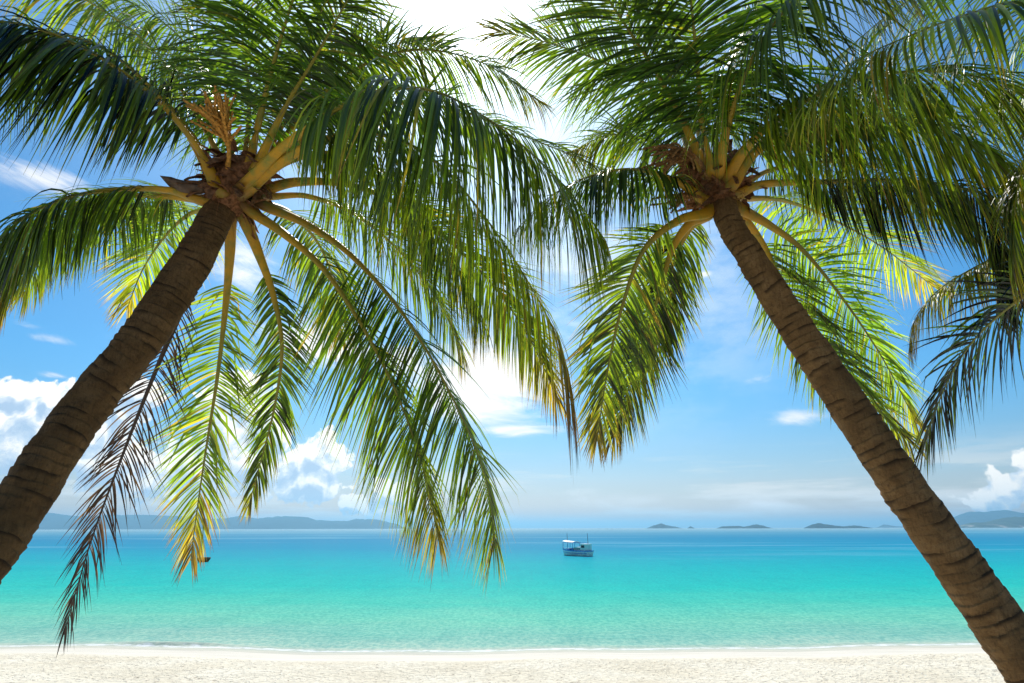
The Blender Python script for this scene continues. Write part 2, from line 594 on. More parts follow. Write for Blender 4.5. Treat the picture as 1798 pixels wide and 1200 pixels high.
def build_sea():
    m, t, out = new_mat('sea_water')
    co = t.n('ShaderNodeTexCoord').outputs['Object']
    x, y, z = t.xyz(co)
    off = attr(t, 'seaward')
    d = t.m('ADD', t.m('MAXIMUM', off, 0.0), 27.0)
    patch = t.noise(t.v('MULTIPLY', co, (0.006, 0.012, 0)), 1.0, 4, 0.55)
    near = t.noise(t.v('MULTIPLY', co, (0.10, 0.22, 0)), 1.0, 4, 0.6)
    lg = t.m('LOGARITHM', d, 10.0)
    lg = t.m('ADD', lg, t.m('ADD', t.m('MULTIPLY', t.m('SUBTRACT', patch, 0.5), 0.30), t.m('MULTIPLY', t.m('SUBTRACT', near, 0.5), 0.10)))
    # sea colour: depth over white sand inshore, pale sky sheen painted in far out; log10 of distance 1.43 (edge) .. 4.0
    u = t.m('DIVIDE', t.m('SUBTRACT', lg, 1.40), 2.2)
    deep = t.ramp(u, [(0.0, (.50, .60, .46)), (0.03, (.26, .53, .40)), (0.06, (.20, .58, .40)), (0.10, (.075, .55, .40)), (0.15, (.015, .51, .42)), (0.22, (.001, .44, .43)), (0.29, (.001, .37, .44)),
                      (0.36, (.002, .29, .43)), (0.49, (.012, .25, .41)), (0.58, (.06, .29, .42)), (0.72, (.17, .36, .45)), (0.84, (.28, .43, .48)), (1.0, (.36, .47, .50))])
    # wind streaks: bands of lighter sheen painted into the water colour
    l0 = t.m('LOGARITHM', d, 10.0)
    st = t.noise(t.vec(t.m('MULTIPLY', t.m('DIVIDE', x, d), 1.1), t.m('MULTIPLY', l0, 11.0), 4.0), 1.0, 5, 0.62)
    stf = t.step(st, 0.55, 0.68)
    stf = t.m('MULTIPLY', stf, t.step(d, 70.0, 180.0, 0.0, 0.75))
    deep = t.mix(stf, deep, (.18, .44, .55))
    # chop: ripples drawn as darker patches of the water colour
    ch = t.noise(t.v('MULTIPLY', co, (4.2, 2.4, 0)), 1.0, 4, 0.75)
    for sx_, sy_, k_ in ((1.1, 0.42, 0.25), (0.5, 0.12, 0.25)):
        c2 = t.noise(t.v('MULTIPLY', co, (sx_, sy_, 0)), 1.0, 5, 0.7)
        deep = t.mix(t.step(c2, 0.42, 0.66, 0.0, k_), deep, t.v('MULTIPLY', deep, (0.5, 0.74, 0.82)))
    deep = t.mix(t.step(ch, 0.40, 0.60, 0.0, 0.75), deep, t.v('MULTIPLY', deep, (0.45, 0.72, 0.78)))
    # foam at the edge
    fn = t.noise(t.v('MULTIPLY', co, (1.3, 5.0, 0)), 1.0, 6, 0.7)
    fband = t.m('MULTIPLY', t.step(off, -0.15, 0.12), t.m('SUBTRACT', 1.0, t.step(off, 0.2, 0.7)))
    foam = t.step(t.m('ADD', fn, t.m('MULTIPLY', fband, 0.28)), 0.70, 0.84)
    foam = t.m('MULTIPLY', foam, fband)
    thin = t.m('SUBTRACT', 1.0, t.step(off, -0.6, 1.3))
    deep = t.mix(t.m('MULTIPLY', thin, 0.93), deep, (.60, .56, .46))
    deep = t.mix(foam, deep, (.80, .81, .78))
    h = t.m('ADD', t.noise(t.v('MULTIPLY', co, (0.8, 2.0, 0)), 1.0, 5, 0.62), t.m('MULTIPLY', t.noise(t.v('MULTIPLY', co, (0.10, 0.3, 0)), 1.0, 3, 0.5), 1.5))
    nrm = bump(t, h, 0.75, 0.14)
    df = t.n('ShaderNodeBsdfDiffuse')
    t.put(df.inputs[0], deep)
    t.put(df.inputs['Normal'], nrm)
    gl = t.n('ShaderNodeBsdfGlossy')
    t.put(gl.inputs['Roughness'], 0.18)
    t.put(gl.inputs['Normal'], nrm)
    fr = t.n('ShaderNodeFresnel')
    fr.inputs[0].default_value = 1.33
    t.put(fr.inputs['Normal'], nrm)
    fac = t.m('MULTIPLY', t.m('MULTIPLY', fr.outputs[0], 0.17), t.m('SUBTRACT', 1.0, t.m('MAXIMUM', foam, t.m('MULTIPLY', thin, 0.8))))
    mx = t.n('ShaderNodeMixShader')
    t.put(mx.inputs[0], fac)
    t.t.links.new(df.outputs[0], mx.inputs[1])
    t.t.links.new(gl.outputs[0], mx.inputs[2])
    t.t.links.new(mx.outputs[0], out.inputs[0])
    e = np.r_[np.linspace(-0.8, 3, 40, endpoint=False), 3 + np.geomspace(0.2, 60, 60), np.geomspace(80, 47900, 60)]
    xs = np.r_[-np.geomspace(60, 1, 1), 0]
    xs = np.r_[np.linspace(-60, 60, 260)]
    wide = np.linspace(-1, 1, 260)
    E, XI = np.meshgrid(e, np.arange(260), indexing='ij')
    far = np.clip(np.log(np.maximum(E, 1) / 20.0) / np.log(1000 / 20.0), 0, 1)
    half = 400 + far * 600 + np.maximum(E - 600, 0) * 1.0
    half = np.minimum(half, 47900)
    # denser columns in the middle
    s = np.sign(wide) * (0.15 * np.abs(wide) + 0.85 * np.abs(wide) ** 3)
    X = s[XI] * half
    edge = shore_y(np.clip(X, -60, 60))
    Y = edge + E
    swell = 0.015 * np.exp(-((E - 0.75 - 0.25 * np.sin(X * 0.21)) / 0.33) ** 2) + 0.13 * np.exp(-((E - 0.55) / 0.22) ** 2) * np.exp(-((X + 15.5) / 2.6) ** 4)
    Z = np.where(E < 0, 0.010, 0.012) + swell * (E < 3)
    Zs = sand_z(X, Y)
    Z = np.where(E < 0.0, Zs + 0.001 + 0.011 * np.clip((E + 0.8) / 0.8, 0, 1) ** 0.7, Z)          # the thin wash runs a little way up the sand
    tag(grid_obj('sea', X, Y, Z, m, {'seaward': E}), 'calm turquoise sea turning deep blue towards the horizon', kind='structure')


build_sand()
build_sea()


# ------------------------------------------------------------------ islands and far mountains
def island_material(name, col, rock=None):
    m, t, out = new_mat(name)
    co = t.n('ShaderNodeTexCoord').outputs['Object']
    n = t.noise(co, 0.02, 6, 0.65)
    c = t.mix(t.step(n, 0.35, 0.65), tuple(k * .65 for k in col), tuple(k * 1.35 for k in col))
    if rock:
        z = t.xyz(co)[2]
        r = t.m('MULTIPLY', t.m('SUBTRACT', 1.0, t.step(z, 4.0, 30.0)), t.step(t.noise(co, 0.006, 3, 0.6), 0.48, 0.6))
        c = t.mix(r, c, rock)
    principled(t, out, c, 0.95, 0.1)
    return m


M_ISLE = island_material('haze_tinted_scrub', (.012, .045, .055))  # distance haze blue mixed into the scrub green
M_RANGE = island_material('haze_tinted_forest', (.016, .05, .065))  # forest green with the blue of distant haze put in
M_SHORE_HILL = island_material('hill_with_sand', (.045, .065, .030), (.62, .55, .45))


def island(name, prof, D, depth, mat, label, group=None, cat='island', seed=0):
    """a ridge whose skyline passes through the photo pixels in prof, D metres away, with real depth"""
    pts = [P(x, y, 1.0) - CAM_M.translation for x, y in prof]
    wx = np.array([p.x / p.y * D for p in pts])
    wz = np.array([EYE + p.z / p.y * D for p in pts])
    nx, ny = 160, 28
    xs = np.linspace(wx[0], wx[-1], nx)
    hz = np.maximum(np.interp(xs, wx, wz), 0.0)
    rng = np.random.default_rng(seed)
    ph = rng.random(14) * 6.28
    L = wx[-1] - wx[0]
    wob = sum(np.sin(xs / L * 6.28 * (k + 3) * 1.7 + ph[k]) / (k + 2) for k in range(12))
    hz = hz * (1 + 0.05 * wob) + rng.normal(0, 0.012, nx) * hz.max() * (hz > 0.5)
    v = np.linspace(-1, 1, ny)
    X = np.repeat(xs[:, None], ny, 1)
    V = np.repeat(v[None], nx, 0)
    spur = 0.12 * np.sin(X / L * 70 + 4 * V + ph[12]) + 0.08 * np.sin(X / L * 150 - 7 * V + ph[13])
    shape = np.clip(1 - np.abs(V + 0.0), 0, 1) ** 0.8
    Z = hz[:, None] * shape * (1 + spur * (np.abs(V) > 0.04) * (1 - shape)) - 2.0
    env = np.sin(np.pi * np.linspace(0, 1, nx)) ** 0.5
    Y = D + V * depth * (0.25 + 0.75 * env[:, None]) + 0.12 * depth * np.sin(X / L * 9 + ph[0])
    c = ((wx[0] + wx[-1]) / 2, D, 0)
    o = grid_obj(name, X - c[0], Y - c[1], Z, mat)
    o.location = c
    tag(o, label, cat, group, 'structure')
    return o


island('mountain', [(10, 929), (50, 905), (90, 900), (150, 906), (220, 903), (270, 903), (300, 905), (360, 910), (400, 909), (420, 906), (450, 910), (480, 908),
       (510, 906), (545, 907), (560, 913), (590, 915), (610, 915), (625, 911), (660, 911), (680, 916), (700, 921), (706, 928.8)], 7000, 900, M_RANGE,
       'long blue mountain range on the horizon behind the hanging fronds of the left palm', cat='mountain', seed=1)
island('mountain', [(1655, 926), (1680, 911), (1700, 903), (1716, 898), (1740, 897), (1765, 896), (1785, 899), (1830, 898), (1880, 905), (1950, 925)], 7000, 700, M_RANGE,
       'hazy flat-topped blue mountain on the horizon right of the leaning right trunk', cat='mountain', seed=2)
island('hill', [(1680, 925), (1700, 918), (1730, 917), (1752, 914), (1770, 908), (1800, 907), (1850, 911), (1920, 924)], 4600, 330, M_SHORE_HILL,
       'darker low green hill with pale sandy shore in front of the hazy mountain', cat='hill', seed=3)
G_IS = 'small islands on the horizon'
island('island', [(1135, 928.5), (1144, 923.5), (1152, 921), (1160, 918.5), (1166, 920.5), (1176, 923), (1186, 924.5), (1198, 928)], 4600, 120, M_ISLE,
       'pointed single-peaked island on the horizon right of the moored boat', G_IS, seed=4)
island('island', [(1207, 928), (1212, 924), (1216, 925.5), (1222, 928)], 4200, 40, M_ISLE,
       'tiny rock islet between the pointed island and the long low island', G_IS, seed=5)
island('island', [(1258, 927.5), (1266, 924), (1276, 923.5), (1298, 923), (1308, 924.8), (1318, 922), (1327, 920.3), (1338, 922.5), (1348, 926), (1358, 927.5)], 3700, 120, M_ISLE,
       'long low island with a hump at its right end', G_IS, seed=6)
island('island', [(1413, 927), (1424, 921.5), (1432, 919), (1441, 918.3), (1452, 920), (1464, 922.5), (1478, 923.8), (1490, 923), (1500, 922), (1512, 923.5), (1530, 926)], 3400, 120, M_ISLE,
       'dark green island with a rounded hill and a low tail, nearest the right trunk', G_IS, seed=7)
island('island', [(1542, 926), (1550, 921), (1557, 921.5), (1570, 923.5), (1590, 925.5)], 7500, 150, M_ISLE,
       'very faint pale island half hidden by the right trunk', G_IS, seed=8)


# ------------------------------------------------------------------ palms
def make_trunk(pts, widths, parent, seed, ring=0.072, ring_top=0.038, bark=None):
    """pts: world points from the crown down to the root, widths: trunk diameter in metres at each"""
    rng = np.random.default_rng(seed)
    rows, cols = 900, 72
    c, L = spline(pts, rows)
    w0, _ = spline([(i, w, 0) for i, w in enumerate(widths)], 400)
    pp = np.array([tuple(p) for p in pts])
    sp = np.r_[0, np.cumsum(np.linalg.norm(np.diff(pp, axis=0), axis=1))]
    sp = sp / sp[-1] * L
    s = np.linspace(0, L, rows)
    R = np.interp(s, sp, np.array(widths) / 2)
    T = unit(np.gradient(c, axis=0))
    ref = np.array((0, 1, 0.0))
    N = unit(ref - T * (T @ ref)[:, None])
    B = np.cross(T, N)
    th = np.linspace(0, 2 * np.pi, cols, endpoint=False)
    TH = np.repeat(th[None], rows, 0)
    Sg = np.repeat(s[:, None], cols, 1)
    spacing = ring_top + (ring - ring_top) * np.clip(Sg / 1.1, 0, 1)
    # ring phase: integral of 1/spacing, tilted and wavering round the stem
    base = np.cumsum(1 / (ring_top + (ring - ring_top) * np.clip(s / 1.1, 0, 1))) * (L / rows)
    tilt = np.interp(s, np.linspace(0, L, 40), rng.uniform(-.38, .38, 40))
    tph = np.interp(s, np.linspace(0, L, 12), rng.uniform(0, 6.28, 12))
    ph = base[:, None] + tilt[:, None] * np.sin(TH + tph[:, None]) + 0.05 * np.sin(3 * TH + Sg * 5) + 0.03 * np.sin(7 * TH - Sg * 9)
    fr = ph - np.floor(ph)
    k = np.floor(ph)
    prof = np.where(fr < 0.14, fr / 0.14, 1 - (fr - 0.14) / 0.86 * 0.9) - 0.5
    amp = 0.0068 + 0.006 * np.sin(k * 12.9898 + np.floor(TH * 1.1) * 0.7)
    amp = amp * np.clip(0.75 + 0.6 * np.sin(k * 3.7 + TH * 1.0) + 0.35 * np.sin(k * 7.1 - TH * 2.0), 0.15, 1.6)
    lump = np.array([mnoise.fractal((math.cos(a) * 0.9, math.sin(a) * 0.9, z * 5.5 + seed * 3.1), 1.0, 2.0, 4) for z in s for a in th]).reshape(rows, cols)
    rad = R[:, None] + 0.0055 * lump + amp * prof + 0.006 * np.sin(2 * TH + Sg * 1.7) + 0.004 * np.sin(5 * TH + Sg * 4.1 + k)
    rad += rng.normal(0, 0.0009, rad.shape)
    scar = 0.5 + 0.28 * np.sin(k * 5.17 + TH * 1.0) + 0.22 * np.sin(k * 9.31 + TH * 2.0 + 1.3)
    V = c[:, None] + rad[..., None] * (np.cos(TH)[..., None] * B[:, None] + np.sin(TH)[..., None] * N[:, None])
    i = np.arange(rows * cols).reshape(rows, cols)
    f = np.stack([i[:-1], i[1:], np.roll(i[1:], -1, 1), np.roll(i[:-1], -1, 1)], -1).reshape(-1, 4)
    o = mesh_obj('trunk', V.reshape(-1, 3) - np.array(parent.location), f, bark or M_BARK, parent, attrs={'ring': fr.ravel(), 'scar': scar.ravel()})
    return o


def make_frond(pts, parent, crown, lmax=0.9, droop=0.22, start=0.2, age=0.0, tip_age=0.35, n=100, roll=0.0, spread=62, dihedral=8, width=0.034,
               wide=1.0, jitter=1.0, missing=0.03, seed=0, label=None, endlen=0.4, wind=0.0, up=None, shade=0.0):
    rng = np.random.default_rng(seed)
    n = int(n * 1.5)
    width = width * 0.60
    c, L = spline(pts, 160)
    T = unit(np.gradient(c, axis=0))
    out = np.array(c[-1]) - np.array(tuple(crown))
    out[2] = 0
    out = out / max(np.linalg.norm(out), 1e-6)
    U = np.array((0, 0, 1.0)) * 0.85 + out * 0.55 if up is None else np.array(up, float)
    N = unit(U - T * (T @ U)[:, None])
    Sd = np.cross(T, N)
    if roll:
        a = math.radians(roll)
        N, Sd = N * math.cos(a) + Sd * math.sin(a), Sd * math.cos(a) - N * math.sin(a)
    u = np.linspace(0, 1, 160)
    # ---- midrib
    hw = np.interp(u, [0, .05, .12, .22, .4, .7, 1], [.076, .064, .050, .037, .021, .010, .003]) * wide
    rv, rf = tube(c, hw, 8, 0.62)
    a8 = np.linspace(0, 2 * np.pi, 8, endpoint=False)
    rv = (c[:, None] + hw[:, None, None] * (np.cos(a8)[None, :, None] * Sd[:, None] + 0.6 * np.sin(a8)[None, :, None] * N[:, None])).reshape(-1, 3)
    # ---- leaflets, vectorised
    vs, fs, ages, tones = [], [], [], []
    seg = 7
    nv = 0
    for side in (-1, 1):
        t = np.linspace(start, 0.992, n) + rng.normal(0, 0.25 / n, n) * jitter
        keep = rng.random(n) > missing
        # torn gaps
        for _ in range(rng.integers(0, 3)):
            g = rng.uniform(start, 1)
            keep &= ~((t > g) & (t < g + 0.012))
        t = np.clip(t[keep], 0, 1)
        m = len(t)
        at = lambda A: np.stack([np.interp(t, u, A[:, k]) for k in range(3)], 1)
        p0, T0, N0, S0 = at(c), unit(at(T)), unit(at(N)), unit(at(Sd))
        q = (t - start) / (1 - start)
        ln = lmax * np.interp(q, [0, .06, .2, .45, .7, .9, 1], [.45, .72, .95, 1, .82, .58, endlen]) * rng.uniform(0.86, 1.07, m)
        short = rng.random(m) < 0.06
        ln[short] *= rng.uniform(0.4, 0.8, short.sum())
        ang = np.radians(np.interp(q, [0, .5, 1], [spread + 8, spread - 6, spread - 38]) + rng.normal(0, 4.0, m) * jitter + 5 * np.sin(t * 31 + seed * 1.7 + side) + 3 * np.sin(t * 83 + seed))
        di = np.radians(dihedral + rng.normal(0, 10, m) * jitter + 7 * np.sin(t * 19 + seed * 2.3 + 2 * side) + 5 * np.sin(t * 57 + seed * .7))
        lat = S0 * (side * np.cos(di))[:, None] + N0 * np.sin(di)[:, None]
        d = T0 * np.cos(ang)[:, None] + lat * np.sin(ang)[:, None]
        d = unit(d)
        Wv = unit(np.cross(d, N0)) * 1.0
        nrm = unit(np.cross(Wv, d))
        tw = rng.normal(0, 0.35, m)
        dr = droop * rng.uniform(0.55, 1.5, m) * (1 + 0.35 * np.sin(t * 43 + seed + side))
        kink = np.where(rng.random(m) < 0.13, rng.integers(2, seg, m), 99)
        w = width * rng.uniform(0.8, 1.15, m) * np.interp(q, [0, .5, 1], [.9, 1.0, .6])
        pos = p0.copy()
        tone = rng.random(m)
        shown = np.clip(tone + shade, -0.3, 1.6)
        la = age + (tip_age) * np.clip((q - 0.55) / 0.45, 0, 1) ** 1.5 + rng.normal(0, 0.05, m) + (rng.random(m) < 0.04) * 0.35
        ring = []
        phs = 0.6 * np.sin(t * 9 + seed) + 0.4 * np.sin(t * 23 + seed * 2)
        for k in range(seg + 1):
            s = k / seg
            ws = w * (0.0 + np.interp(s, [0, .12, .35, .65, .85, 1], [.45, .9, 1, .62, .22, .05]))
            side_v = Wv * np.cos(tw * s)[:, None] + nrm * np.sin(tw * s)[:, None]
            fold = nrm * (-0.30 * ws)[:, None]
            ring.append(np.stack([pos - side_v * ws[:, None] * .5, pos + fold * .5, pos + side_v * ws[:, None] * .5], 1))
            ages.append(np.repeat((la + 0.85 * np.clip(s - 0.62, 0, 1) * (0.6 + la + 0.5 * tone)), 3))
            tones.append(np.repeat(shown, 3))
            step = ln / seg
            g = (dr * (1.55 - 1.15 * s))[:, None] * np.array((0, 0, -1.0))
            g = g + (dr * 0.25 * phs)[:, None] * T0 + wind * np.array((1, 0, 0))
            g = g + np.where(kink == k, 1.6, 0.0)[:, None] * np.array((0, 0, -1.0))
            d = unit(d + g)
            Wn = Wv - d * np.sum(Wv * d, 1, keepdims=True)
            Wv = unit(Wn)
            nrm = unit(np.cross(Wv, d))
            pos = pos + d * step[:, None]
        R = np.stack(ring, 0)                       # seg+1, m, 3, xyz
        idx = np.arange((seg + 1) * m * 3).reshape(seg + 1, m, 3) + nv
        for h in (0, 1):
            fs.append(np.stack([idx[:-1, :, h], idx[:-1, :, h + 1], idx[1:, :, h + 1], idx[1:, :, h]], -1).reshape(-1, 4))
        vs.append(R.reshape(-1, 3))
        nv += R.size // 3
    base = np.array(tuple(pts[0]))
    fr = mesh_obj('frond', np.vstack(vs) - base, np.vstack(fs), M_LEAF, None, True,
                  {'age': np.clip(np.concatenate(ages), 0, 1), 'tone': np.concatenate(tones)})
    place(fr, base, parent)
    if label:
        fr['label'] = label
    rib = mesh_obj('midrib', rv - base, rf, M_RIB, None, True, {'along': np.repeat(u, 8), 'age': np.full(len(rv), age)})
    place(rib, base, fr)
    return fr


def make_fibre(parent, centre, axis, r, seed):
    """the torn brown sheath the leaf bases stand in, with loose fibres"""
    rng = np.random.default_rng(seed)
    a = np.array(tuple(axis)); a = a / np.linalg.norm(a)
    ref = np.array((0, 1, 0.0)); n = ref - a * (a @ ref); n /= np.linalg.norm(n)
    b = np.cross(a, n)
    c0 = np.array(tuple(centre))
    bag = Bag()
    # the swollen core
    rows, cols = 26, 36
    vv = []
    for i in range(rows):
        s = i / (rows - 1)
        rr = r * (1.05 + 0.5 * math.sin(math.pi * min(1, s * 1.15)) ) * (1 if s < .7 else max(0.05, 1 - (s - .7) / .3))
        for j in range(cols):
            th = 2 * math.pi * j / cols
            q = rr * (1 + 0.16 * mnoise.noise((math.cos(th) * 2.2, math.sin(th) * 2.2, s * 5 + seed)) + 0.05 * math.sin(11 * th + 9 * s))
            vv.append(c0 + a * (s * 0.62 - 0.12) + (n * math.cos(th) + b * math.sin(th)) * q)
    f = [(i * cols + j, i * cols + (j + 1) % cols, (i + 1) * cols + (j + 1) % cols, (i + 1) * cols + j) for i in range(rows - 1) for j in range(cols)]
    bag.add(vv, f)
    # ragged sheets of sheath
    for _ in range(95):
        th = rng.uniform(0, 6.28)
        e = n * math.cos(th) + b * math.sin(th)
        tn = np.cross(a, e)
        s0 = rng.uniform(-0.10, 0.36)
        w = rng.uniform(0.03, 0.095)
        ln = rng.uniform(0.10, 0.30)
        p = c0 + a * s0 + e * r * 1.3
        d = unit(a * rng.uniform(-0.5, 1.0) + e * rng.uniform(0.25, 1.0) + tn * rng.normal(0, .3))
        rws = []
        for k in range(6):
            ww = w * (1 - 0.8 * (k / 5) ** 1.4) * rng.uniform(.8, 1.2)
            rws += [p - tn * ww, p + e * 0.02, p + tn * ww]
            d = unit(d + np.array((0, 0, -0.22)) + rng.normal(0, .12, 3))
            p = p + d * ln / 5
        bag.add(rws, [(3 * k + h, 3 * k + h + 1, 3 * k + h + 4, 3 * k + h + 3) for k in range(5) for h in (0, 1)])
    # loose fibres
    for _ in range(300):
        th = rng.uniform(0, 6.28)
        e = n * math.cos(th) + b * math.sin(th)
        p = c0 + a * rng.uniform(-0.12, 0.5) + e * r * rng.uniform(.95, 1.25)
        d = unit(e * rng.uniform(.3, 1) + a * rng.normal(0.1, .6) + rng.normal(0, .4, 3))
        ln = rng.uniform(.06, .26)
        line = [p]
        for k in range(5):
            d = unit(d + np.array((0, 0, -0.3)) + rng.normal(0, .25, 3))
            p = p + d * ln / 5
            line.append(p)
        bag.tube(line, np.linspace(.0032, .001, 6), 3)
    return bag.build('fibre_sheath', M_FIBRE, parent, True, lambda v: v - np.array(parent.location))


def flower_cluster(parent, stalk, tips, mat, seed, label):
    """a dry flower stalk fanning into knobbly spikelets"""
    rng = np.random.default_rng(seed)
    bag = Bag()
    sc, _ = spline(stalk, 20)
    bag.tube(sc, np.linspace(.026, .010, 20), 7)
    for tp in tips:
        s = rng.uniform(0.55, 1.0)
        p0 = sc[int(s * 19)]
        e = np.array(tuple(tp))
        mid = (p0 + e) / 2 + rng.normal(0, .02, 3) + np.array((0, 0, 0.02))
        ln, _ = spline([p0, mid, e], 26)
        rr = 0.0115 * (1 + 0.55 * np.sin(np.arange(26) * 2.4 + rng.uniform(0, 6))) * np.linspace(1.0, 0.6, 26) + 0.002
        bag.tube(ln, rr, 5)
    o = bag.build('flower_cluster', mat, parent, True, lambda v: v - np.array(parent.location))
    o['label'] = label
    return o


def spathe(parent, a, b, width, label):
    rng = np.random.default_rng(3)
    a, b = np.array(tuple(a)), np.array(tuple(b))
    n = 30
    pts = a + (b - a) * np.linspace(0, 1, n)[:, None] + np.array((0, 0, -1.0)) * (0.05 * np.sin(np.linspace(0, np.pi, n)))[:, None]
    r = width * np.interp(np.linspace(0, 1, n), [0, .2, .55, .8, 1], [.30, .75, 1.0, .75, .04])
    v, f = tube(pts, r, 14, 0.5)
    bag = Bag()
    bag.add(v, f)
    o = bag.build('spathe', M_SPATHE, parent, True, lambda q: q - np.array(parent.location))
    o['label'] = label
    return o


def W(lst):
    return [P(*q) for q in lst]


def palm(label, trunk_px, root, crown_px, fronds, seed, bark=None, name='coconut_palm'):
    tp = [P(x, y, d) for (x, y, d, w) in trunk_px]
    wd = [w * d / FPX for (x, y, d, w) in trunk_px]
    for r, w in root:
        tp.append(Vector(r)); wd.append(w)
    base = tp[-1]
    e = empty(name, base)
    tag(e, label, 'palm tree', 'coconut palms on the beach')
    make_trunk(tp, wd, e, seed, bark=bark)
    crown = P(*crown_px)
    axis = (tp[0] - tp[1]).normalized()
    make_fibre(e, tp[0] - axis * 0.04, axis, wd[0] / 2 * 1.15, seed)
    core = tp[0] + axis * 0.10
    for i, (pts, kw) in enumerate(fronds):
        make_frond([core.lerp(P(*pts[0]), 0.35)] + W(pts), e, crown, seed=seed * 100 + i, **kw)
    return e


